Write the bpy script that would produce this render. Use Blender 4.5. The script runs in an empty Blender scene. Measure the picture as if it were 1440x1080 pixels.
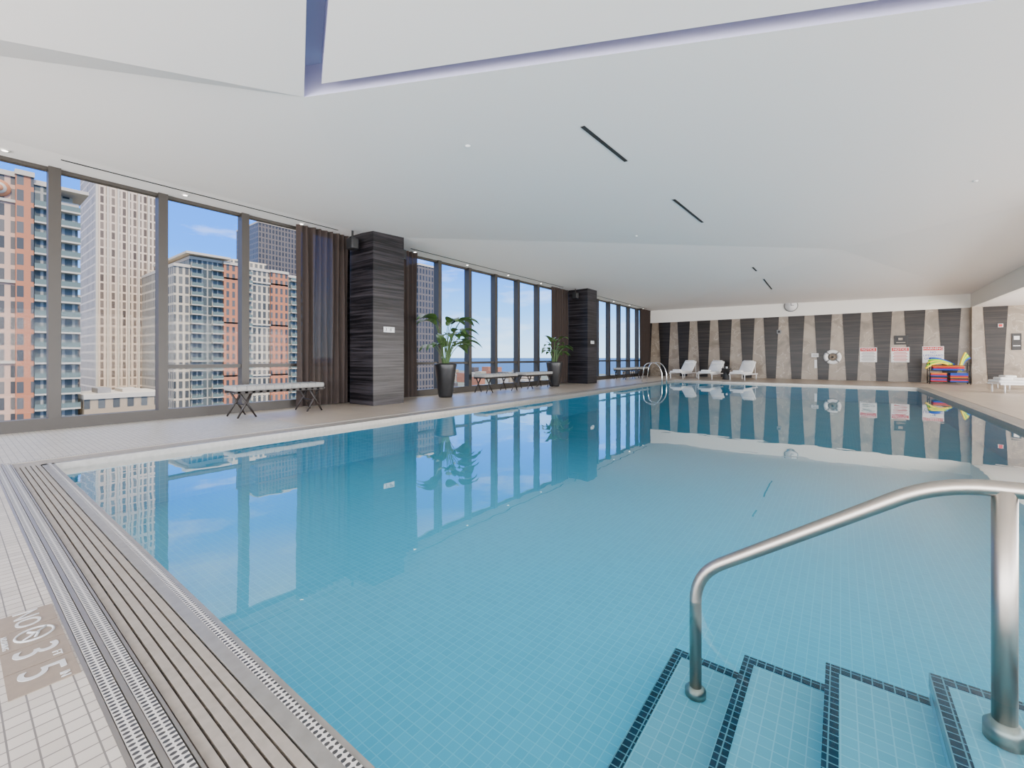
import bpy, math, random
from mathutils import Vector, Matrix
random.seed(7)
scene = bpy.context.scene
H = 1.05
# ------------------------------------------------------------------ materials
def new_mat(name):
    m = bpy.data.materials.new(name); m.use_nodes = True
    nt = m.node_tree
    return m, nt, nt.nodes['Principled BSDF'], nt.nodes['Material Output']
def plain(name, col, rough=0.5, metal=0.0, emit=None, es=0.0, noise=0.0, nscale=8.0):
    m, nt, b, o = new_mat(name)
    b.inputs['Base Color'].default_value = (*col, 1)
    b.inputs['Roughness'].default_value = rough
    b.inputs['Metallic'].default_value = metal
    if emit:
        b.inputs['Emission Color'].default_value = (*emit, 1)
        b.inputs['Emission Strength'].default_value = es
    if noise > 0:
        tc = nt.nodes.new('ShaderNodeTexCoord'); n = nt.nodes.new('ShaderNodeTexNoise')
        n.inputs['Scale'].default_value = nscale; n.inputs['Detail'].default_value = 4
        r = nt.nodes.new('ShaderNodeValToRGB')
        r.color_ramp.elements[0].position = .3; r.color_ramp.elements[1].position = .7
        r.color_ramp.elements[0].color = (*[c*(1-noise) for c in col], 1)
        r.color_ramp.elements[1].color = (*[min(1, c*(1+noise)) for c in col], 1)
        nt.links.new(tc.outputs['Object'], n.inputs['Vector'])
        nt.links.new(n.outputs['Fac'], r.inputs['Fac'])
        nt.links.new(r.outputs['Color'], b.inputs['Base Color'])
    return m
def brickmat(name, c1, c2, mortar, w, h, ms, rough=0.4, offset=0.0, vertical=False, bias=0.0, smooth=0.1, noise=0.0):
    m, nt, b, o = new_mat(name)
    tc = nt.nodes.new('ShaderNodeTexCoord')
    br = nt.nodes.new('ShaderNodeTexBrick')
    br.offset = offset; br.offset_frequency = 2; br.squash = 1.0
    br.inputs['Color1'].default_value = (*c1, 1); br.inputs['Color2'].default_value = (*c2, 1)
    br.inputs['Mortar'].default_value = (*mortar, 1)
    br.inputs['Scale'].default_value = 1.0
    br.inputs['Brick Width'].default_value = w; br.inputs['Row Height'].default_value = h
    br.inputs['Mortar Size'].default_value = ms; br.inputs['Mortar Smooth'].default_value = smooth
    br.inputs['Bias'].default_value = bias
    if vertical:
        s = nt.nodes.new('ShaderNodeSeparateXYZ'); c = nt.nodes.new('ShaderNodeCombineXYZ')
        a = nt.nodes.new('ShaderNodeMath'); a.operation = 'ADD'
        nt.links.new(tc.outputs['Object'], s.inputs[0])
        nt.links.new(s.outputs[0], a.inputs[0]); nt.links.new(s.outputs[1], a.inputs[1])
        nt.links.new(a.outputs[0], c.inputs[0]); nt.links.new(s.outputs[2], c.inputs[1])
        nt.links.new(c.outputs[0], br.inputs['Vector'])
    else:
        nt.links.new(tc.outputs['Object'], br.inputs['Vector'])
    nt.links.new(br.outputs['Color'], b.inputs['Base Color'])
    b.inputs['Roughness'].default_value = rough
    return m

M = {}
M['ceil'] = plain('ceiling_paint', (.84, .81, .79), .9)
M['white'] = plain('white_paint', (.78, .76, .71), .8)
M['cove'] = plain('cove_led', (.44, .44, .60), .8, emit=(.5, .5, .95), es=.05)
M['mosaic'] = brickmat('deck_mosaic', (.45, .415, .37), (.37, .34, .30), (.13, .12, .11), .052, .052, .0022, .45)
M['stone'] = brickmat('deck_travertine', (.45, .375, .295), (.40, .33, .26), (.26, .21, .17), .9, .45, .004, .35)
M['frame'] = plain('bronze_mullion', (.048, .042, .036), .45, .3)
M['steel'] = plain('brushed_steel', (.36, .33, .29), .36, 1.0)
M['chrome'] = plain('chrome', (.8, .8, .8), .15, 1.0)
M['black'] = plain('black_matte', (.012, .012, .013), .5)
M['slot'] = plain('slot_dark', (.02, .02, .02), .8)
M['pot'] = plain('black_pot', (.012, .012, .013), .4, noise=.3)
M['soil'] = plain('soil', (.03, .02, .012), .95, noise=.4, nscale=40)
M['cloth'] = plain('towel_white', (.74, .74, .73), .9)
M['cushion'] = plain('cushion_grey', (.30, .295, .28), .85, noise=.08, nscale=30)
M['wood'] = plain('dark_wood', (.015, .010, .008), .5, noise=.3, nscale=12)
M['signwhite'] = plain('sign_white', (.7, .7, .7), .5)
M['signgrey'] = plain('sign_grey', (.20, .20, .20), .5)
M['red'] = plain('sign_red', (.50, .01, .01), .5)
M['blue'] = plain('sign_blue', (.02, .04, .35), .5)
M['yellow'] = plain('foam_yellow', (.80, .62, .01), .7)
M['green'] = plain('foam_green', (.15, .50, .02), .7)
M['fblue'] = plain('foam_blue', (.01, .06, .45), .7)
M['fred'] = plain('foam_red', (.55, .015, .03), .7)
M['orange'] = plain('foam_orange', (.75, .18, .01), .7)
M['lamp'] = plain('downlight_glow', (1, 1, 1), .5, emit=(1, .95, .85), es=10)
M['slat'] = plain('grate_slats', (.23, .205, .175), .6, noise=.12, nscale=25)
M['rim'] = plain('gutter_rim', (.26, .25, .23), .35, .5, noise=.1, nscale=20)
M['dtile'] = plain('depth_tile_tan', (.20, .16, .12), .5, noise=.06, nscale=30)
M['dmark'] = plain('depth_mark_grey', (.45, .46, .47), .5)
M['ink'] = plain('ink_dark', (.03, .03, .035), .5)
M['trunk'] = plain('stem_green', (.06, .11, .03), .6)

m, nt, b, o = new_mat('leaf_green')
b.inputs['Roughness'].default_value = .4
tc = nt.nodes.new('ShaderNodeTexCoord'); n = nt.nodes.new('ShaderNodeTexNoise'); n.inputs['Scale'].default_value = 4
r = nt.nodes.new('ShaderNodeValToRGB'); r.color_ramp.elements[0].color = (.015, .05, .012, 1); r.color_ramp.elements[1].color = (.09, .18, .04, 1)
nt.links.new(tc.outputs['Object'], n.inputs['Vector']); nt.links.new(n.outputs['Fac'], r.inputs['Fac']); nt.links.new(r.outputs['Color'], b.inputs['Base Color'])
M['leaf'] = m

def striated(name, dark, light, zs=26.0, xs=.6):
    m, nt, b, o = new_mat(name)
    tc = nt.nodes.new('ShaderNodeTexCoord'); mp = nt.nodes.new('ShaderNodeMapping')
    mp.inputs['Scale'].default_value = (xs, xs, zs)
    n = nt.nodes.new('ShaderNodeTexNoise'); n.inputs['Scale'].default_value = 1.0; n.inputs['Detail'].default_value = 5; n.inputs['Roughness'].default_value = .65
    r = nt.nodes.new('ShaderNodeValToRGB')
    r.color_ramp.elements[0].position = .42; r.color_ramp.elements[0].color = (*dark, 1)
    r.color_ramp.elements[1].position = .72; r.color_ramp.elements[1].color = (*light, 1)
    nt.links.new(tc.outputs['Object'], mp.inputs['Vector']); nt.links.new(mp.outputs[0], n.inputs['Vector'])
    nt.links.new(n.outputs['Fac'], r.inputs['Fac']); nt.links.new(r.outputs['Color'], b.inputs['Base Color'])
    b.inputs['Roughness'].default_value = .35
    b.inputs['Specular IOR Level'].default_value = .3
    return m
M['dark'] = striated('dark_striated_stone', (.005, .0045, .0055), (.050, .044, .050), 22)
M['dark2'] = striated('dark_wall_stone', (.008, .006, .005), (.042, .031, .025), 20, .5)
m, nt, b, o = new_mat('beige_marble')
tc = nt.nodes.new('ShaderNodeTexCoord'); n = nt.nodes.new('ShaderNodeTexNoise'); n.inputs['Scale'].default_value = 1.6; n.inputs['Detail'].default_value = 6; n.inputs['Distortion'].default_value = .8
r = nt.nodes.new('ShaderNodeValToRGB'); e = r.color_ramp.elements
e[0].position = .3; e[0].color = (.16, .125, .09, 1); e[1].position = .7; e[1].color = (.32, .265, .20, 1)
x = e.new(.49); x.color = (.25, .20, .15, 1); x = e.new(.5); x.color = (.42, .37, .30, 1); x = e.new(.51); x.color = (.25, .20, .15, 1)
nt.links.new(tc.outputs['Object'], n.inputs['Vector']); nt.links.new(n.outputs['Fac'], r.inputs['Fac']); nt.links.new(r.outputs['Color'], b.inputs['Base Color'])
b.inputs['Roughness'].default_value = .35
M['beige'] = m
m, nt, b, o = new_mat('sheer_curtain')
b.inputs['Base Color'].default_value = (.045, .034, .030, 1); b.inputs['Roughness'].default_value = .9
b.inputs['Specular IOR Level'].default_value = .1
tr = nt.nodes.new('ShaderNodeBsdfTransparent'); mx = nt.nodes.new('ShaderNodeMixShader'); mx.inputs[0].default_value = .02
nt.links.new(b.outputs[0], mx.inputs[1]); nt.links.new(tr.outputs[0], mx.inputs[2]); nt.links.new(mx.outputs[0], o.inputs['Surface'])
M['curtain'] = m
m, nt, b, o = new_mat('window_glass')
nt.nodes.remove(b)
tr = nt.nodes.new('ShaderNodeBsdfTransparent'); gl = nt.nodes.new('ShaderNodeBsdfGlossy'); gl.inputs['Roughness'].default_value = .0
mx = nt.nodes.new('ShaderNodeMixShader'); mx.inputs[0].default_value = .003
tr.inputs[0].default_value = (.98, .99, .99, 1)
nt.links.new(tr.outputs[0], mx.inputs[1]); nt.links.new(gl.outputs[0], mx.inputs[2]); nt.links.new(mx.outputs[0], o.inputs['Surface'])
M['glass'] = m
# water
m, nt, b, o = new_mat('pool_water')
nt.nodes.remove(b)
tr = nt.nodes.new('ShaderNodeBsdfTransparent'); gl = nt.nodes.new('ShaderNodeBsdfGlossy'); gl.inputs['Roughness'].default_value = .004
tr.inputs[0].default_value = (.82, .965, 1, 1); gl.inputs[0].default_value = (.98, .97, .93, 1)
fr = nt.nodes.new('ShaderNodeFresnel'); fr.inputs['IOR'].default_value = 1.33
ml = nt.nodes.new('ShaderNodeMath'); ml.operation = 'MULTIPLY_ADD'; ml.inputs[1].default_value = 2.1; ml.inputs[2].default_value = -.085; ml.use_clamp = True
mi_ = nt.nodes.new('ShaderNodeMath'); mi_.operation = 'MINIMUM'; mi_.inputs[1].default_value = .62
mx = nt.nodes.new('ShaderNodeMixShader')
tc = nt.nodes.new('ShaderNodeTexCoord'); n = nt.nodes.new('ShaderNodeTexNoise'); n.inputs['Scale'].default_value = 2.2; n.inputs['Detail'].default_value = 2
bp = nt.nodes.new('ShaderNodeBump'); bp.inputs['Strength'].default_value = .10; bp.inputs['Distance'].default_value = .010
nt.links.new(tc.outputs['Object'], n.inputs['Vector']); nt.links.new(n.outputs['Fac'], bp.inputs['Height'])
nt.links.new(bp.outputs[0], gl.inputs['Normal'])
nt.links.new(fr.outputs[0], ml.inputs[0]); nt.links.new(ml.outputs[0], mi_.inputs[0]); nt.links.new(mi_.outputs[0], mx.inputs[0])
nt.links.new(tr.outputs[0], mx.inputs[1]); nt.links.new(gl.outputs[0], mx.inputs[2])
nt.links.new(mx.outputs[0], o.inputs['Surface'])
M['water'] = m
M['ptile'] = brickmat('pool_mosaic', (.070, .50, .70), (.060, .46, .66), (.15, .60, .77), .05, .05, .0022, .4)
M['pwall'] = brickmat('pool_wall_mosaic', (.05, .40, .58), (.04, .36, .54), (.11, .48, .64), .05, .05, .0022, .4, vertical=True)
M['step'] = brickmat('step_mosaic', (.13, .43, .56), (.11, .39, .52), (.22, .53, .64), .05, .05, .0022, .4)
M['navy'] = brickmat('navy_nosing_tile', (.003, .014, .035), (.006, .025, .055), (.10, .24, .30), .035, .035, .0025, .25)
def perforated(name, axis):
    m, nt, b, o = new_mat(name)
    tc = nt.nodes.new('ShaderNodeTexCoord'); s = nt.nodes.new('ShaderNodeSeparateXYZ')
    nt.links.new(tc.outputs['Object'], s.inputs[0])
    def mod(sock, per, rad, off=0.0):
        a = nt.nodes.new('ShaderNodeMath'); a.operation = 'ADD'; a.inputs[1].default_value = 100 + off
        nt.links.new(sock, a.inputs[0])
        q = nt.nodes.new('ShaderNodeMath'); q.operation = 'MODULO'; q.inputs[1].default_value = per
        nt.links.new(a.outputs[0], q.inputs[0])
        w = nt.nodes.new('ShaderNodeMath'); w.operation = 'SUBTRACT'; w.inputs[1].default_value = per/2
        nt.links.new(q.outputs[0], w.inputs[0])
        d = nt.nodes.new('ShaderNodeMath'); d.operation = 'DIVIDE'; d.inputs[1].default_value = rad
        nt.links.new(w.outputs[0], d.inputs[0])
        p = nt.nodes.new('ShaderNodeMath'); p.operation = 'MULTIPLY'
        nt.links.new(d.outputs[0], p.inputs[0]); nt.links.new(d.outputs[0], p.inputs[1])
        return p.outputs[0]
    la, lb = (s.outputs[0], s.outputs[1]) if axis == 'x' else (s.outputs[1], s.outputs[0])
    u = mod(la, .020, .006); v = mod(lb, .020, .0085)
    ad = nt.nodes.new('ShaderNodeMath'); ad.operation = 'ADD'; nt.links.new(u, ad.inputs[0]); nt.links.new(v, ad.inputs[1])
    lt = nt.nodes.new('ShaderNodeMath'); lt.operation = 'LESS_THAN'; lt.inputs[1].default_value = 1.0; nt.links.new(ad.outputs[0], lt.inputs[0])
    mx = nt.nodes.new('ShaderNodeMix'); mx.data_type = 'RGBA'
    mx.inputs['A'].default_value = (.46, .45, .43, 1); mx.inputs['B'].default_value = (.03, .03, .03, 1)
    nt.links.new(lt.outputs[0], mx.inputs['Factor']); nt.links.new(mx.outputs['Result'], b.inputs['Base Color'])
    b.inputs['Roughness'].default_value = .4
    return m
M['perfx'] = perforated('perforated_grate_x', 'x'); M['perfy'] = perforated('perforated_grate_y', 'y')
# outside
M['sea'] = plain('lake_water', (.003, .075, .22), .9)
M['ground'] = plain('city_ground', (.10, .11, .08), .9, noise=.5, nscale=.02)
M['f_brick'] = brickmat('facade_brick', (.03, .035, .04), (.12, .11, .10), (.46, .155, .065), 1.7, 2.9, .45, .6, vertical=True)
M['f_pink'] = brickmat('facade_pink', (.03, .035, .04), (.20, .17, .14), (.60, .36, .24), 1.6, 2.9, .38, .6, vertical=True)
M['f_cream'] = brickmat('facade_cream', (.03, .033, .033), (.15, .14, .12), (.54, .44, .31), 1.6, 2.9, .34, .6, vertical=True)
M['f_beige'] = brickmat('facade_beige_tower', (.07, .047, .035), (.24, .18, .135), (.66, .51, .38), 1.4, 2.9, .30, .6, vertical=True)
M['f_glass'] = brickmat('facade_glass', (.03, .042, .038), (.11, .125, .11), (.34, .31, .25), 1.4, 2.9, .2, .5, vertical=True)
M['f_dark'] = brickmat('facade_dark', (.012, .014, .018), (.04, .04, .045), (.13, .10, .08), 1.8, 3.0, .40, .5, vertical=True)
M['f_tan'] = brickmat('facade_tan', (.05, .05, .045), (.10, .10, .09), (.38, .27, .16), 2.2, 3.2, .6, .6, vertical=True)
M['slab'] = plain('balcony_slab', (.54, .46, .36), .8)
M['rail'] = plain('balcony_glass_green', (.11, .15, .13), .5)
M['medal'] = plain('terracotta_medallion', (.50, .20, .09), .7)
M['roofg'] = plain('roof_gravel', (.28, .26, .24), .9, noise=.2, nscale=.3)

# ------------------------------------------------------------------ mesh builder
class MB:
    def __init__(s): s.v = []; s.f = []; s.mi = []; s.sm = []; s.mats = []
    def _m(s, k):
        if k not in s.mats: s.mats.append(k)
        return s.mats.index(k)
    def poly(s, pts, mat, smooth=False):
        i = len(s.v); s.v += [tuple(p) for p in pts]; s.f.append(tuple(range(i, i+len(pts)))); s.mi.append(s._m(mat)); s.sm.append(smooth)
    def mesh(s, vs, fs, mat, smooth=False):
        i = len(s.v); s.v += [tuple(p) for p in vs]
        for f in fs: s.f.append(tuple(i+k for k in f)); s.mi.append(s._m(mat)); s.sm.append(smooth)
    def box(s, x0, x1, y0, y1, z0, z1, mat, R=None):
        vs = [Vector((x, y, z)) for z in (z0, z1) for y in (y0, y1) for x in (x0, x1)]
        if R: vs = [R @ v for v in vs]
        s.mesh(vs, [(0, 2, 3, 1), (4, 5, 7, 6), (0, 1, 5, 4), (2, 6, 7, 3), (0, 4, 6, 2), (1, 3, 7, 5)], mat)
    def rbox(s, x0, x1, y0, y1, z0, z1, r, mat, R=None, n=4):
        def outline(off):
            pts = []
            for cx, cy, a0 in ((x1-r, y1-r, 0), (x0+r, y1-r, 90), (x0+r, y0+r, 180), (x1-r, y0+r, 270)):
                for k in range(n+1):
                    a = math.radians(a0+90*k/n); rr = max(r-off, .001)
                    pts.append((cx+rr*math.cos(a), cy+rr*math.sin(a)))
            return pts
        rz = min(r, (z1-z0)/2)*.8
        levels = [(rz*.7, z0), (rz*.15, z0+rz*.4), (0, z0+rz), (0, z1-rz), (rz*.15, z1-rz*.4), (rz*.7, z1)]
        vs = []; N = 4*(n+1)
        for off, z in levels:
            for p in outline(off): vs.append(Vector((p[0], p[1], z)))
        if R: vs = [R @ v for v in vs]
        fs = []
        for l in range(len(levels)-1):
            for k in range(N): fs.append((l*N+k, l*N+(k+1) % N, (l+1)*N+(k+1) % N, (l+1)*N+k))
        fs.append(tuple(reversed(range(N)))); fs.append(tuple((len(levels)-1)*N+k for k in range(N)))
        s.mesh(vs, fs, mat, True)
    def lathe(s, cx, cy, prof, mat, n=24, smooth=True, R=None):
        vs = []
        for r, z in prof:
            for k in range(n):
                a = 2*math.pi*k/n; vs.append(Vector((cx+r*math.cos(a), cy+r*math.sin(a), z)))
        if R: vs = [R @ v for v in vs]
        fs = []
        for l in range(len(prof)-1):
            for k in range(n): fs.append((l*n+k, l*n+(k+1) % n, (l+1)*n+(k+1) % n, (l+1)*n+k))
        fs.append(tuple(reversed(range(n)))); fs.append(tuple((len(prof)-1)*n+k for k in range(n)))
        s.mesh(vs, fs, mat, smooth)
    def tube(s, pts, rad, mat, n=12, closed=False):
        pts = [Vector(p) for p in pts]; rads = rad if isinstance(rad, (list, tuple)) else [rad]*len(pts)
        vs = []; up = None
        P = len(pts)
        for i, p in enumerate(pts):
            if closed: t = (pts[(i+1) % P]-pts[i-1]).normalized()
            else: t = (pts[min(i+1, P-1)]-pts[max(i-1, 0)]).normalized()
            if up is None:
                up = Vector((0, 0, 1)) if abs(t.z) < .9 else Vector((1, 0, 0))
            a = t.cross(up)
            if a.length < 1e-4: a = t.cross(Vector((0, 1, 0)))
            a.normalize(); b2 = a.cross(t).normalized(); up = b2
            for k in range(n):
                an = 2*math.pi*k/n; vs.append(p+(a*math.cos(an)+b2*math.sin(an))*rads[i])
        fs = []
        for l in range(P if closed else P-1):
            for k in range(n):
                l2 = (l+1) % P
                fs.append((l*n+k, l*n+(k+1) % n, l2*n+(k+1) % n, l2*n+k))
        if not closed:
            fs.append(tuple(reversed(range(n)))); fs.append(tuple((P-1)*n+k for k in range(n)))
        s.mesh(vs, fs, mat, True)
    def done(s, name, loc=(0, 0, 0), rotz=0):
        me = bpy.data.meshes.new(name); me.from_pydata(s.v, [], s.f)
        for k in s.mats: me.materials.append(M[k])
        for p, mi, sm in zip(me.polygons, s.mi, s.sm): p.material_index = mi; p.use_smooth = sm
        me.update()
        ob = bpy.data.objects.new(name, me); scene.collection.objects.link(ob)
        ob.location = loc; ob.rotation_euler = (0, 0, rotz)
        return ob
def bez(p0, p1, p2, n=8):
    p0, p1, p2 = Vector(p0), Vector(p1), Vector(p2)
    return [p0*(1-t)**2+p1*2*t*(1-t)+p2*t*t for t in [k/n for k in range(n+1)]]
def rounded_path(pts, r, n=6):
    pts = [Vector(p) for p in pts]; out = [pts[0]]
    for i in range(1, len(pts)-1):
        a = (pts[i-1]-pts[i]); b = (pts[i+1]-pts[i]); rr = min(r, a.length*.48, b.length*.48)
        out += bez(pts[i]+a.normalized()*rr, pts[i], pts[i]+b.normalized()*rr, n)
    out.append(pts[-1]); return out
def text(name, body, size, mat, loc, rot, parent=None, align='CENTER', ext=.001):
    c = bpy.data.curves.new(name, 'FONT'); c.body = body; c.size = size; c.align_x = align; c.align_y = 'CENTER'; c.extrude = ext
    c.materials.append(M[mat]); o = bpy.data.objects.new(name, c); scene.collection.objects.link(o)
    o.location = loc; o.rotation_euler = rot
    if parent: o.parent = parent
    return o

# ------------------------------------------------------------------ layout constants
XW, YF, XR = -9.2, 25.4, 4.23
PX0, PX1, PY0, PY1 = -6.2, 2.15, .67, 20.7
WZ = -.065
PF = -.62
GY = .285
b = MB()
b.box(-9.45, PX0-.40, -6, 3.4, -.3, 0, 'mosaic'); b.box(-9.45, PX0-.40, 3.4, PY1+.3, -.3, 0, 'stone')
b.box(PX0-.40, 10, -6, GY, -.3, 0, 'mosaic')
b.box(PX1+.3, 10, GY, PY1+.3, -.3, 0, 'stone')
b.box(-9.45, 10, PY1+.3, YF+.1, -.3, 0, 'stone')
b.done('floor')
b = MB()
b.box(PX0-.3, PX1+.3, PY0-.3, PY1+.3, PF-.2, PF, 'ptile')
b.box(PX0-.3, PX0, PY0, PY1, PF, -.12, 'pwall'); b.box(PX1, PX1+.3, PY0, PY1, PF, -.12, 'pwall')
b.box(PX0-.3, PX1+.3, PY1, PY1+.3, PF, -.12, 'pwall'); b.box(PX0-.3, PX1+.3, PY0-.1, PY0, PF, -.12, 'pwall')
b.done('swimming_pool')
b = MB(); b.poly([(PX0, PY0, WZ), (PX1, PY0, WZ), (PX1, PY1, WZ), (PX0, PY1, WZ)], 'water'); b.done('pool_water')
b = MB()
b.box(PX0-.06, 2.5, .585, PY0, -.12, 0, 'rim')
b.box(PX0-.06, 2.5, .625, .652, -.1, .002, 'perfx')
b.box(-6.6, 2.5, GY, .585, -.12, -.035, 'black')
b.box(-6.6, 2.5, GY, .297, -.1, .002, 'steel')
b.box(-6.6, 2.5, .300, .338, -.1, 0, 'perfx')
b.box(-6.6, 2.5, .341, .356, -.1, .003, 'steel')
b.box(-6.55, 2.5, .359, .397, -.1, 0, 'perfx')
b.box(-6.5, 2.5, .400, .408, -.1, .003, 'steel')
for k in range(5):
    y = .414+k*.0345
    b.box(-6.42, 2.5, y, y+.0265, -.05, -.004, 'slat')
b.box(PX0-.06, PX0, PY0-.085, PY1, -.12, 0, 'rim')
b.box(-6.6, PX0-.06, .59, PY1+.3, -.12, -.035, 'black')
b.box(-6.6, -6.588, GY, PY1+.3, -.1, .002, 'steel'); b.box(-6.584, -6.544, GY, PY1+.3, -.1, 0, 'perfy')
b.box(-6.541, -6.52, .30, PY1+.3, -.1, .003, 'steel')
for k in range(6):
    x = -6.51+k*.0415; b.box(x, x+.034, .41, PY1+.2, -.05, -.0035, 'slat')
b.box(PX0-.06, PX1+.06, PY1, PY1+.06, -.12, 0, 'rim'); b.box(PX0-.4, PX1+.3, PY1+.06, PY1+.3, -.12, -.003, 'slat')
b.box(PX1, PX1+.06, PY0, PY1, -.12, 0, 'rim'); b.box(PX1+.06, PX1+.3, PY0-.1, PY1+.3, -.12, -.003, 'slat')
b.done('pool_gutter_grate')

b = MB()
edges = [-.70, -.37, -.05, .28, .62, PX1-.002]
tops = [-.50, -.40, -.30, -.20, -.13]
for i, t in enumerate(tops):
    x0, x1 = edges[i], edges[i+1]; yf = 2.36
    b.box(x0, x1, PY0+.005, yf, PF+.001, t, 'step')
    b.box(x0-.002, x0+.045, PY0+.006, yf+.002, t-.05, t+.003, 'navy')
    b.box(x0, x1, yf-.045, yf+.003, t-.05, t+.0035, 'navy')
b.done('pool_steps')
b = MB()
yr = 2.09
path = rounded_path([(-.53, yr, -.497), (-.53, yr, .06), (.27, yr, .615), (.75, yr, .635), (1.0, yr, .50), (1.1, yr, -.127)], .13, 8)
b.tube(path, .026, 'steel', 18)
b.tube([(.425, yr, -.197), (.425, yr, .62)], .030, 'steel', 18)
b.lathe(-.53, yr, [(.045, -.497), (.045, -.47), (.03, -.455)], 'steel'); b.lathe(.425, yr, [(.05, -.197), (.05, -.15), (.032, -.13)], 'steel')
b.lathe(1.1, yr, [(.05, -.127), (.05, -.10), (.03, -.09)], 'steel')
b.done('pool_handrail')

marker = MB(); my = .045
for k in range(4):
    x = -2.68+k*.166; marker.box(x, x+.162, .075+my, .235+my, -.01, .0025, 'dtile')
dm = marker.done('depth_marker_tile')
zt = .0035
text('marker_no', 'NO', .10, 'dmark', (-2.60, .155+my, zt), (0, 0, 0), dm)
text('marker_3', '3', .16, 'dmark', (-2.29, .15+my, zt), (0, 0, 0), dm); text('marker_ft', 'FT', .034, 'dmark', (-2.215, .20+my, zt), (0, 0, 0), dm)
text('marker_5', '5', .16, 'dmark', (-2.125, .15+my, zt), (0, 0, 0), dm); text('marker_in', 'IN', .034, 'dmark', (-2.048, .20+my, zt), (0, 0, 0), dm)
text('marker_nodiving', 'NO DIVING', .022, 'dmark', (-2.433, .09+my, zt), (0, 0, 0), dm)
b = MB()
b.tube([(-2.433+.05*math.cos(a), .165+my+.05*math.sin(a), .004) for a in [2*math.pi*k/24 for k in range(24)]], .004, 'dmark', 6, True)
b.tube([(-2.433-.035, .165+my+.035, .004), (-2.433+.035, .165+my-.035, .004)], .004, 'dmark', 6)
b.tube([(-2.46, .15+my, .004), (-2.43, .175+my, .004), (-2.405, .165+my, .004)], .005, 'dmark', 6)
o = b.done('no_diving_symbol'); o.parent = dm

# ------------------------------------------------------------------ ceiling
def C(x, y, rel): return Vector((x, y, H+rel))
P0 = C(-4.10, 2.096, 2.50); P1 = C(-8.5, 6.04, 2.78); P3 = C(-.03, 14.95, 3.0); P4 = C(-8.5, 17.2, 2.78)
W0 = C(-8.5, -2.6, 2.78); WB = C(-8.5, -6, 2.15); BR = C(XR, -6, 2.15)
A1 = C(XR, -2.04, 2.45); A2 = C(XR, -1.89, 2.5); T0 = C(-3.77, 2.09, 2.50); B2 = C(XR, 5.84, 2.50); B1 = C(XR, 6.05, 2.50)
R3 = C(XR, 10.4, 2.72); R4 = C(XR, 17.5, 2.70); F1 = C(-8.5, YF, 2.78); F2 = C(XR, YF, 2.61)
tris = [(P0, W0, WB), (P0, WB, BR), (P0, BR, A1), (T0, A2, B2), (W0, P0, P1), (P0, P3, P1), (P0, B1, P3), (B1, R3, P3), (P1, P3, P4), (P4, P3, F1), (P3, F2, F1), (P3, R4, F2), (P3, R3, R4)]
def zc(x, y):
    for a, bb, c in tris:
        d = (bb.y-c.y)*(a.x-c.x)+(c.x-bb.x)*(a.y-c.y)
        l1 = ((bb.y-c.y)*(x-c.x)+(c.x-bb.x)*(y-c.y))/d; l2 = ((c.y-a.y)*(x-c.x)+(a.x-c.x)*(y-c.y))/d; l3 = 1-l1-l2
        if min(l1, l2, l3) > -1e-6: return l1*a.z+l2*bb.z+l3*c.z
    return H+2.78
b = MB()
for t in tris: b.poly(t, 'ceil')
b.box(XW-.25, -8.5, -6, YF, H+2.78, H+2.9, 'ceil')
def up(v, d=.3): return Vector((v.x, v.y, v.z+.30))
for p, q in ((P0, A1), (A2, T0), (T0, B2), (B1, P0)): b.poly([p, q, up(q), up(p)], 'cove')
b.poly([up(P0), up(A1), up(A2), up(T0)], 'cove'); b.poly([up(P0), up(T0), up(B2), up(B1)], 'cove')
b.box(XR, XR+.15, 10, YF, 3.1, H+3.2, 'white')
b.box(XR+.15, 10, 10, YF, 3.1, 3.25, 'ceil')
b.box(XR, 10, 9.95, 10.05, 3.1, H+3.2, 'white')
b.poly([(XR, -6, H+2.95), (10, -6, H+2.95), (10, 10, H+2.95), (XR, 10, H+2.95)], 'ceil')
b.box(XR-.01, XR+.01, -6, 10, H+2.14, H+3.25, 'ceil')
b.done('ceiling')
for y0, y1 in ((4.27, 5.5), (7.55, 9.5), (15.9, 16.7), (18.4, 20.8)):
    b = MB(); x = -2.27; w = .026
    b.poly([(x-w, y0, zc(x-w, y0)-.006), (x-w, y1, zc(x-w, y1)-.006), (x+w, y1, zc(x+w, y1)-.006), (x+w, y0, zc(x+w, y0)-.006)], 'slot')
    b.done('ceiling_slot_diffuser')
for y0, y1 in ((1.0, 5.2), (7.2, 14.8), (17.0, 24)):
    b = MB(); b.box(-8.72, -8.69, y0, y1, H+2.772, H+2.779, 'slot'); b.done('linear_air_slot')
for y in (-1.5, .5, 2.5, 4.5, 7.5, 9.5, 11.5, 13.5, 18, 20, 22, 24):
    b = MB(); b.lathe(-8.9, y, [(.05, H+2.766), (.05, H+2.779)], 'white', 16); b.lathe(-8.9, y, [(.03, H+2.764), (.03, H+2.767)], 'lamp', 16)
    b.done('recessed_downlight')
for x, y in ((-3.6, 3.85), (-3.8, 9.8), (1.65, 9.6)):
    b = MB(); z = zc(x, y); b.lathe(x, y, [(.012, z-.022), (.028, z-.012), (.034, z-.001)], 'signwhite', 16); b.done('ceiling_sprinkler')

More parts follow.
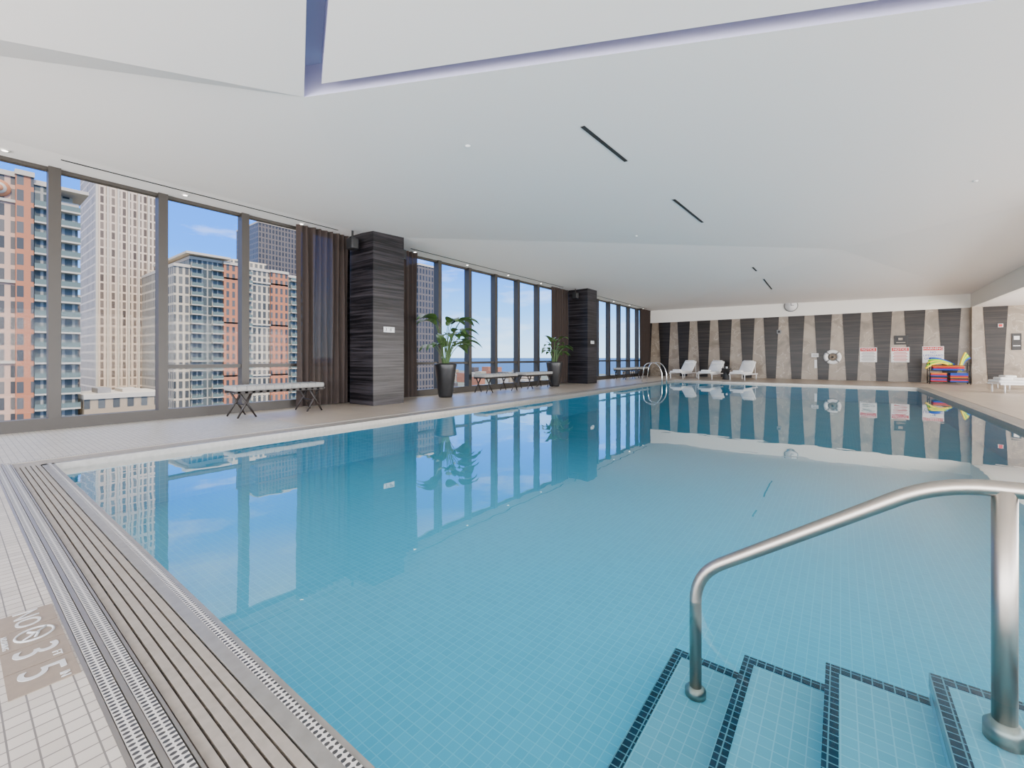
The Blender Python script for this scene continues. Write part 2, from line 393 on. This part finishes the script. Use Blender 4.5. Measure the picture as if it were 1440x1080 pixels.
# ------------------------------------------------------------------ walls
b = MB()
b.box(XW-.1, XR, YF, YF+.15, 0, 3.1, 'beige')
b.box(XW-.1, XR, YF, YF+.15, 3.1, 4.2, 'white')
b.box(XR, 10, YF, YF+.15, 0, 3.2, 'beige')
pitch = 1.07
for xc in [3.62-pitch*k for k in range(13)]+[4.92, 6.25, 7.35, 8.45]:
    wt, wb_ = .34, .20
    x0, x1 = xc-wt, xc+wt
    b.mesh([(xc-wb_, YF-.02, 0), (xc+wb_, YF-.02, 0), (x1, YF-.02, 3.1), (x0, YF-.02, 3.1), (xc-wb_, YF+.01, 0), (xc+wb_, YF+.01, 0), (x1, YF+.01, 3.1), (x0, YF+.01, 3.1)],
           [(0, 1, 2, 3), (0, 4, 5, 1), (1, 5, 6, 2), (2, 6, 7, 3), (3, 7, 4, 0)], 'dark2')
b.box(XR-.02, XR+.28, YF-.35, YF, 0, 3.1, 'beige')
b.done('wall_far')
b = MB(); b.box(10, 10.15, 14, YF+.15, 0, 3.2, 'white'); b.done('wall_right')
b = MB(); b.box(XW-.15, XW, 5.45, 6.65, 0, H+2.8, 'dark'); b.box(XW-.15, XW, 15.4, 16.7, 0, H+2.8, 'dark'); b.done('wall_left')
def window(name, y0, y1, ms, transom_from):
    b = MB(); zt = H+2.78
    b.box(XW-.12, XW+.05, y0, y1, 0, .17, 'frame'); b.box(XW-.1, XW+.02, y0, y1, zt-.05, zt, 'frame')
    for y in ms: b.box(XW-.12, XW+.08, y-.065, y+.065, .17, zt, 'frame')
    ys = max(y0, transom_from)
    b.box(XW-.08, XW+.04, ys, y1, .86, .93, 'frame')
    b.box(XW-.03, XW-.02, y0, y1, .17, zt, 'glass')
    b.done(name)
ms = [.987+1.27*k for k in range(-6, 20)]
window('window_1', -6, 5.45, [y for y in ms if y < 5.4], 2.26)
window('window_2', 6.65, 15.4, [y for y in ms if 6.6 < y < 15.4], 0)
window('window_3', 16.7, YF, [y for y in ms if 16.7 < y < 25.3], 0)
for y0 in (5.65, 15.65):
    b = MB(); b.box(-8.97, -8.08, y0, y0+.83, 0, H+2.86, 'dark')
    o = b.done('stone_column')
    s = MB(); s.box(-8.085, -8.072, y0+.27, y0+.56, 1.62, 1.74, 'signwhite'); p = s.done('depth_plate'); p.parent = o
    R_ = (math.radians(90), 0, math.radians(90))
    text('plate_3', '3', .11, 'ink', (-8.070, y0+.33, 1.68), R_, o); text('plate_ft', 'FT', .035, 'ink', (-8.070, y0+.39, 1.71), R_, o)
    text('plate_8', '8', .11, 'ink', (-8.070, y0+.455, 1.68), R_, o); text('plate_in', 'IN', .035, 'ink', (-8.070, y0+.51, 1.71), R_, o)
def curtain(y0, y1, x=-8.98):
    b = MB(); n = int((y1-y0)*60); vs = []; fs = []
    zl = [0.03, .8, 1.6, 2.4, 3.2, H+2.78]
    for j, z in enumerate(zl):
        for i in range(n+1):
            t = i/n; y = y0+(y1-y0)*t; ph = y*2*math.pi/.14
            vs.append((x+.045*math.sin(ph+.25*math.sin(z*1.3+y*5))+.012*math.sin(y*31+z), y+.012*math.sin(z*1.7+ph*.5), z))
    for j in range(len(zl)-1):
        for i in range(n): fs.append((j*(n+1)+i, j*(n+1)+i+1, (j+1)*(n+1)+i+1, (j+1)*(n+1)+i))
    b.mesh(vs, fs, 'curtain', True); b.done('sheer_curtain')
for a in ((4.45, 5.6), (6.52, 7.6), (14.4, 15.6), (16.52, 17.3), (23.7, 25.3)): curtain(*a)
for y, s in ((5.42, -1), (6.72, 1), (15.4, -1), (16.7, 1)):
    b = MB(); b.rbox(-8.62, -8.38, y-.09, y+.09, 3.42, 3.66, .03, 'black'); b.box(-8.51, -8.49, y-.02, y+.02, 3.62, H+2.78, 'black')
    b.box(-8.385, -8.375, y-.06, y+.06, 3.46, 3.62, 'slot'); b.done('ceiling_speaker')

# ------------------------------------------------------------------ furniture
def bench(yc):
    b = MB(); L = .82; x0, x1 = -.23, .23
    b.rbox(x0-.02, x1+.02, -L, L, .465, .555, .045, 'cushion')
    for y in [-.78+.156*k for k in range(11)]: b.box(x0-.023, x1+.023, y-.004, y+.004, .48, .557, 'signgrey')
    for x in (x0, x1-.035): b.box(x, x+.035, -L+.02, L-.02, .42, .465, 'wood')
    for k in range(14): y = -L+.06+k*.118; b.box(x0, x1, y, y+.05, .43, .46, 'wood')
    for sy in (-1, 1):
        for x, sx in ((x0+.03, -1), (x1-.03, 1)):
            b.tube([(x, sy*(L-.30), .44), (x+sx*.03, sy*(L-.06), .0)], [.024, .015], 'wood', 8)
            b.tube([(x, sy*(L-.10), .44), (x+sx*.03, sy*(L-.36), .0)], [.020, .014], 'wood', 8)
        b.tube([(x0+.02, sy*(L-.21), .22), (x1-.02, sy*(L-.21), .22)], .012, 'wood', 8)
    b.done('padded_bench', (-8.5, yc, 0))
for y in (3.83, 10.4, 12.5, 20.4, 22.4): bench(y)

def plant(x, y, s, seed, nl=15):
    rnd = random.Random(seed); b = MB()
    b.lathe(0, 0, [(.17, 0), (.19, .05), (.28, .75), (.30, .86), (.29, .90), (.26, .90), (.25, .84)], 'pot', 32)
    b.lathe(0, 0, [(.25, .80), (.25, .845)], 'soil', 24)
    for k in range(nl):
        az = 2*math.pi*k/nl*2.4+rnd.uniform(-.3, .3); hgt = rnd.uniform(.45, 1.15)*s; out = rnd.uniform(.15, .42)*s
        d = Vector((math.cos(az), math.sin(az), 0)); base = Vector((.07*math.cos(az), .07*math.sin(az), .82))
        if d.x < 0: d.x *= .12
        tip = base+d*out+Vector((0, 0, hgt)); ctrl = base+Vector((0, 0, hgt*.7))+d*.04
        st = bez(base, ctrl, tip, 8); b.tube(st, [.014*(1-.5*i/8) for i in range(9)], 'trunk', 6)
        Lf = rnd.uniform(.42, .62)*s; Wd = Lf*.26; t0 = (st[-1]-st[-2]).normalized()
        side = t0.cross(Vector((0, 0, 1)));
        if side.length < .1: side = Vector((-d.y, d.x, 0))
        side.normalize(); vs = []; fs = []; NS = 9; p = Vector(tip); dirv = (t0+d*.5).normalized()
        for i in range(NS+1):
            t = i/NS; w = Wd*math.sin(math.pi*min(1, .06+t*.94)**.75)
            if i == NS: w = .002
            nrm = side.cross(dirv).normalized()
            for q, f in ((-1, 1), (-.5, .35), (0, 0), (.5, .35), (1, 1)): vs.append(p+side*w*q+nrm*w*.30*f)
            dirv = (dirv+Vector((0, 0, -.16))+d*.07).normalized(); p = p+dirv*Lf/NS
        for i in range(NS):
            for q in range(4): fs.append((i*5+q, i*5+q+1, i*5+q+6, i*5+q+5))
        b.mesh(vs, fs, 'leaf', True)
    b.done('potted_bird_of_paradise', (x, y, 0))
plant(-8.40, 8.12, 1.08, 3, 28); plant(-8.38, 13.6, .8, 9, 22)

def lounger(x, y, rz=0):
    b = MB()
    for sx in (-.32, .32):
        b.box(sx-.02, sx+.02, -.95, .95, .24, .29, 'signwhite')
        for yy in (-.85, .80): b.tube([(sx, yy, .25), (sx, yy, 0)], .02, 'signwhite', 8)
    b.rbox(-.31, .31, -.97, .30, .29, .38, .05, 'cloth')
    R = Matrix.Translation((0, .30, .32)) @ Matrix.Rotation(math.radians(42), 4, 'X')
    b.rbox(-.31, .31, 0, .75, 0, .09, .05, 'cloth', R)
    b.rbox(-.25, .25, .5, .72, .09, .17, .05, 'cloth', R)
    for sx in (-.28, .28): b.tube([(sx, .75, .72), (sx, .8, .25)], .014, 'signwhite', 8)
    b.rbox(-.2, .2, -.9, -.6, .38, .46, .05, 'cloth')
    b.done('chaise_lounge', (x, y, 0), rz)
lounger(-6.45, 23.2, -.15); lounger(-5.1, 23.2, -.15); lounger(-3.7, 23.2, -.15); lounger(4.65, 19.6, -1.35); lounger(5.2, 21.8, -1.35)
b = MB(); b.lathe(0, 0, [(.19, 0), (.17, .05), (.12, .25), (.17, .45), (.22, .5), (.22, .53)], 'black', 24); b.lathe(.02, 0, [(.04, .53), (.045, .62)], 'signwhite', 12)
b.done('drum_side_table', (-4.4, 22.9, 0))

b = MB()
for y in (18.6, 19.2):
    b.tube(rounded_path([(-6.95, y, 0), (-6.85, y, .78), (-6.35, y, .86), (-6.08, y, .5), (-6.08, y, -.58)], .25, 8), .022, 'chrome', 12)
for z in (-.2, -.42): b.box(-6.14, -6.05, 18.6, 19.2, z-.012, z+.012, 'chrome')
b.done('pool_ladder')

yw = YF-.022; RW = (math.radians(90), 0, 0)
RL = Matrix.Translation((-.30, yw-.12, 1.08)) @ Matrix.Rotation(math.radians(90), 4, 'X')
b = MB()
b.tube([RL @ Vector((.26*math.cos(a), .26*math.sin(a), 0)) for a in [2*math.pi*k/32 for k in range(32)]], .085, 'signwhite', 14, True)
for a in (45, 135, 225, 315):
    a = math.radians(a); p = [RL @ Vector((.26*math.cos(a+t), .26*math.sin(a+t), 0)) for t in (-.12, 0, .12)]; b.tube(p, .089, 'signgrey', 14)
b.lathe(0, 0, [(.14, -.03), (.14, .0)], 'beige', 24, R=RL)
b.lathe(0, 0, [(.05, 0), (.05, .04)], 'black', 16, R=RL)
b.done('life_ring')
def sign(name, x, z, w, h, head, lines, hm='red', lm='signgrey', words=None):
    b = MB(); b.box(x-w/2, x+w/2, yw-.015, yw, z-h/2, z+h/2, 'signwhite')
    if head: b.box(x-w/2+.02, x+w/2-.02, yw-.018, yw-.014, z+h/2-.17, z+h/2-.02, hm)
    if not words:
        for k in range(lines):
            zz = z+h/2-.23-k*(h-.27)/max(1, lines-.5); ww = w*(.40 if k % 2 else .34)
            b.box(x-ww, x+ww, yw-.018, yw-.014, zz-.012, zz+.012, lm)
    o = b.done(name)
    if head: text('header', head, .13, 'signwhite', (x, yw-.02, z+h/2-.095), RW, o)
    if words:
        for k, t in enumerate(words): text('line', t, .12, lm, (x, yw-.02, z+h/2-.26-k*.13), RW, o)
sign('pool_rules_sign', 1.0, 1.18, .60, .66, 'NOTICE', 7)
sign('pool_rules_sign', 2.08, 1.18, .60, .66, 'NOTICE', 7, lm='red')
sign('lifeguard_warning_sign', 3.12, 1.18, .66, .70, 'WARNING', 3, lm='blue', words=['NO', 'LIFEGUARD', 'ON DUTY'])
b = MB(); b.box(2.08-.2, 2.08+.26, yw-.015, yw, 1.62, 2.02, 'black'); b.box(2.02, 2.16, yw-.018, yw-.014, 1.82, 1.92, 'beige'); b.box(1.95, 2.25, yw-.018, yw-.014, 1.70, 1.73, 'beige'); b.done('wall_plaque')
b = MB(); b.box(-1.12, -.84, yw-.015, yw, 1.08, 1.26, 'signwhite')
for z in (1.13, 1.17, 1.21): b.box(-1.08, -.88, yw-.018, yw-.014, z-.008, z+.008, 'signgrey')
b.done('life_ring_label')
b = MB(); b.box(-1.0, -.9, yw-.012, yw, .55, .95, 'signwhite'); b.done('wall_switch_plate')
RCk = Matrix.Translation((-1.95, YF-.01, 3.62)) @ Matrix.Rotation(math.radians(90), 4, 'X')
b = MB(); b.lathe(0, 0, [(.30, 0), (.30, .03), (.27, .05)], 'signgrey', 32, R=RCk); b.lathe(0, 0, [(.26, .05), (.26, .055)], 'signwhite', 32, R=RCk)
b.box(-1.96, -1.94, YF-.075, YF-.067, 3.62, 3.80, 'ink'); b.box(-1.95, -1.83, YF-.075, YF-.067, 3.61, 3.63, 'ink'); b.done('wall_clock')
b = MB(); b.rbox(-2.55, -2.35, yw-.1, yw, 2.25, 2.45, .03, 'signgrey'); b.box(-2.50, -2.40, yw-.103, yw-.098, 2.3, 2.4, 'black'); b.done('wall_speaker')
b = MB(); b.box(5.35, 5.6, YF-.05, YF-.001, 1.35, 2.0, 'black'); b.box(5.40, 5.55, YF-.053, YF-.049, 1.75, 1.9, 'signwhite'); b.box(5.38, 5.57, YF-.053, YF-.049, 1.5, 1.53, 'signwhite'); b.done('wall_plaque')
b = MB(); b.box(5.0, 5.1, YF-.06, YF-.03, 2.28, 2.38, 'red'); b.box(4.98, 5.12, YF-.045, YF-.02, 2.26, 2.40, 'signwhite'); b.done('fire_alarm_strobe')
b = MB(); x0, x1, y0, y1 = 2.85, 4.0, 24.0, 24.55
for x in (x0, x1):
    for y in (y0, y1): b.tube([(x, y, 0), (x, y, .85)], .016, 'black', 8)
for z in (.08, .3, .52, .74):
    for y in (y0, y1): b.tube([(x0, y, z), (x1, y, z)], .011, 'black', 6)
    for x in (x0, x1): b.tube([(x, y0, z), (x, y1, z)], .011, 'black', 6)
for k in range(7):
    b.box(x0+.05, x0+.5, y0+.03, y1-.05, .1+k*.05, .14+k*.05, ['fred', 'fblue', 'fred', 'black', 'fblue', 'fred', 'orange'][k])
    b.box(x0+.6, x1-.06, y0+.03, y1-.05, .1+k*.05, .14+k*.05, ['fblue', 'fred', 'black', 'orange', 'fred', 'fblue', 'fblue'][k])
for k in range(3): b.rbox(x0+.1, x1-.15, y0+.05, y1-.05, .55+k*.07, .61+k*.07, .03, ['fblue', 'fred', 'orange'][k])
for k, c in enumerate(['yellow', 'green', 'yellow', 'green', 'fblue']):
    b.tube(bez((x0+.55+.05*k, y0+.1+.07*k, .78), (x0+.2, y0+.1, .95+.04*k), (x0-.12+.03*k, y0-.05+.05*k, .62+.1*k), 8), .035, c, 8)
    b.tube(bez((x1-.3+.03*k, y0+.1+.07*k, .5), (x1-.25, y0+.2, .9), (x1-.1+.03*k, y0+.25, 1.25-.05*k), 8), .035, c, 8)
b.done('pool_float_rack')

# ------------------------------------------------------------------ outside city
def tower(bays, x_face, depth, ztop, slabs=None, z0=-60):
    b = MB()
    for (y0, y1, mat, off, dz) in bays:
        b.box(x_face-depth, x_face+off, y0, y1, z0, ztop+dz, mat)
        b.box(x_face-depth-.2, x_face+off+.35, y0-.1, y1+.1, ztop+dz, ztop+dz+.9, 'slab')
    if slabs:
        for (y0, y1, off) in slabs:
            z = math.ceil(z0/2.9)*2.9
            while z < ztop-2:
                b.box(x_face, x_face+off, y0, y1, z-.15, z+.15, 'slab'); b.box(x_face+off-.08, x_face+off, y0, y1, z+.15, z+1.1, 'rail'); z += 2.9
    return b
b = tower([(-45, 7.9, 'f_pink', 0, 0), (7.9, 10.1, 'f_brick', .9, .4), (10.1, 12.9, 'f_glass', 0, -.6), (12.9, 16.0, 'f_glass', 0, -3.6)], -119, 30, 33.7,
          slabs=[(10.2, 12.7, 1.1), (13.2, 16.2, 1.4), (1.0, 4.5, 1.1)])
b.box(-135, -116.5, 12.0, 17.2, 32.6, 33.2, 'slab'); b.box(-130, -121, 13.5, 15.5, 30, 32.6, 'f_cream')
for z in [29.0-2.9*5*k for k in range(6)]: b.box(-119.3, -118.6, -45, 8.0, z, z+.5, 'slab')
RM = Matrix.Translation((-118.9, 5.9, 31.2)) @ Matrix.Rotation(math.radians(90), 4, 'Y')
b.lathe(0, 0, [(1.5, 0), (1.5, .3)], 'medal', 24, R=RM); b.lathe(0, 0, [(1.0, .3), (1.0, .4)], 'slab', 24, R=RM); b.lathe(0, 0, [(.6, .4), (.6, .5)], 'medal', 24, R=RM)
b.done('brick_apartment_building')
b = tower([(30.3, 46.8, 'f_beige', 0, 0)], -195, 26, 115)
for k in range(7): y = 30.3+k*2.67; b.box(-195, -194.2, y, y+.55, -60, 115, 'slab')
b.done('beige_highrise_tower')
b = tower([(42.0, 46.0, 'f_cream', .3, -2.5), (46.0, 55.0, 'f_glass', 0, .4), (55.0, 60.0, 'f_brick', 1.0, .2), (60.0, 69.5, 'f_cream', .3, -.3), (69.5, 75.5, 'f_brick', 1.0, -.2), (75.5, 80.5, 'f_glass', .2, -1)], -160, 34, 31.2,
          slabs=[(46.2, 49.2, 1.6), (51.8, 54.8, 1.6), (61.0, 63.5, 1.4), (76.6, 80.6, 1.6)])
b.box(-192, -157.5, 44.5, 56.5, 32.8, 33.5, 'slab'); b.box(-184, -166, 60, 71, 31, 35.0, 'f_cream')
for z in (-40, -22.6, -5.2, 12.2, 26.7): b.box(-160, -159.0, 55, 75.6, z, z+.5, 'slab')
b.done('brick_apartment_building')
b = tower([(107, 131, 'f_dark', 0, 0)], -260, 30, 77); b.done('dark_highrise_tower')
b = tower([(31.5, 37.6, 'f_dark', 0, 0)], -240, 12, 25); b.done('dark_highrise_tower')
b = tower([(57, 64.5, 'f_tan', 0, 0)], -232, 12, 39); b.done('tan_highrise_tower')
b = tower([(130, 141, 'f_dark', 0, 0)], -152, 12, 43); b.done('dark_highrise_tower')
b = tower([(16.6, 29.0, 'f_tan', 0, 0)], -117, 14, -7.1); b.box(-126, -120, 19, 21, -7, -5.2, 'roofg'); b.box(-128, -121, 23, 26, -7, -5.6, 'slab'); b.done('tan_lowrise_building')
b = MB()
for k in range(520):
    d = random.uniform(110, 2100); az = random.uniform(math.radians(-38), math.radians(85))
    x = -d*math.cos(az)*1.0-30; y = d*math.sin(az)+10
    if x > -60 or (-320 < x and -90 < y < 175) or y > 1450: continue
    w = random.uniform(12, 40); l = random.uniform(12, 40); h = random.uniform(6, 24) if d > 600 else random.uniform(8, 32)
    b.box(x-w/2, x+w/2, y-l/2, y+l/2, -60, -60+h, random.choice(['f_tan', 'f_cream', 'f_brick', 'roofg', 'f_dark']))
b.done('city_blocks')
b = MB(); b.poly([(-4000, -1500, -60), (-14, -1500, -60), (-14, 1500, -60), (-4000, 1500, -60)], 'ground'); b.done('ground')
b = MB(); b.poly([(-90000, -60000, -60.6), (-14, -60000, -60.6), (30000, 90000, -60.6), (-90000, 90000, -60.6)], 'sea'); b.done('lake')

# ------------------------------------------------------------------ world
w = bpy.data.worlds.new('sky'); scene.world = w; w.use_nodes = True; nt = w.node_tree
bg = nt.nodes['Background']; tc = nt.nodes.new('ShaderNodeTexCoord'); s = nt.nodes.new('ShaderNodeSeparateXYZ')
r = nt.nodes.new('ShaderNodeValToRGB'); mr = nt.nodes.new('ShaderNodeMapRange')
mr.inputs['From Min'].default_value = -1; mr.inputs['From Max'].default_value = 1
nt.links.new(tc.outputs['Generated'], s.inputs[0]); nt.links.new(s.outputs[2], mr.inputs['Value']); nt.links.new(mr.outputs[0], r.inputs['Fac'])
e = r.color_ramp.elements
def P(z): return (z+1)/2
e[0].position = P(-.05); e[0].color = (.85, .83, .80, 1)
e[1].position = 1; e[1].color = (.95, .97, 1, 1)
for z, c in ((-.01, (.45, .66, .88)), (.02, (.38, .62, .90)), (.10, (.13, .41, .90)), (.20, (.028, .22, .85)), (.32, (.02, .18, .8)), (.5, (.8, .86, 1.0))):
    x = e.new(P(z)); x.color = (*c, 1)
mp = nt.nodes.new('ShaderNodeMapping'); mp.inputs['Scale'].default_value = (3, 3, 12); mp.inputs['Rotation'].default_value = (.2, .1, 0)
n = nt.nodes.new('ShaderNodeTexNoise'); n.inputs['Scale'].default_value = 1.5; n.inputs['Detail'].default_value = 6; n.inputs['Roughness'].default_value = .6
cr = nt.nodes.new('ShaderNodeValToRGB'); cr.color_ramp.elements[0].position = .50; cr.color_ramp.elements[0].color = (0, 0, 0, 1); cr.color_ramp.elements[1].position = .85; cr.color_ramp.elements[1].color = (.6, .6, .6, 1)
mx = nt.nodes.new('ShaderNodeMix'); mx.data_type = 'RGBA'; mx.inputs['B'].default_value = (.9, .95, 1, 1)
nt.links.new(tc.outputs['Generated'], mp.inputs[0]); nt.links.new(mp.outputs[0], n.inputs['Vector']); nt.links.new(n.outputs['Fac'], cr.inputs['Fac'])
nt.links.new(cr.outputs['Color'], mx.inputs['Factor']); nt.links.new(r.outputs['Color'], mx.inputs['A']); nt.links.new(mx.outputs['Result'], bg.inputs['Color'])
bg.inputs['Strength'].default_value = 3.5
l = bpy.data.lights.new('sun', 'SUN'); l.energy = 4.6; l.angle = .01; l.color = (1, .88, .72)
o = bpy.data.objects.new('sun', l); scene.collection.objects.link(o)
o.rotation_euler = Vector((1, -.25, .85)).to_track_quat('Z', 'Y').to_euler()
def area(name, loc, direction, sx, sy, e, col=(1, .96, .92)):
    l = bpy.data.lights.new(name, 'AREA'); l.shape = 'RECTANGLE'; l.size = sx; l.size_y = sy; l.energy = e; l.color = col
    o = bpy.data.objects.new(name, l); scene.collection.objects.link(o); o.location = loc
    o.rotation_euler = (-Vector(direction)).to_track_quat('Z', 'Y').to_euler()
area('fill_side', (9.8, 2, 1.7), (-1, 0, .35), 16, 3.2, 2500)  # added fill lamp in the unseen right wing, tilted up to brighten the ceiling
area('fill_side_far', (9.8, 17, 1.4), (-1, 0, .15), 14, 2.6, 1900)  # second added fill lamp, out of view along the far right wing
area('fill_back', (0, -5.8, 1.7), (0, 1, .30), 18, 3.2, 2800)  # added fill lamp behind the camera, lifts the room and ceiling
c = bpy.data.cameras.new('camera'); c.sensor_width = 36; c.lens = 15.2; c.shift_y = -37/1440; c.clip_end = 200000; c.clip_start = .05
o = bpy.data.objects.new('camera', c); scene.collection.objects.link(o); o.location = (0, 0, H); o.rotation_euler = (math.pi/2, 0, math.radians(37.23))
scene.camera = o
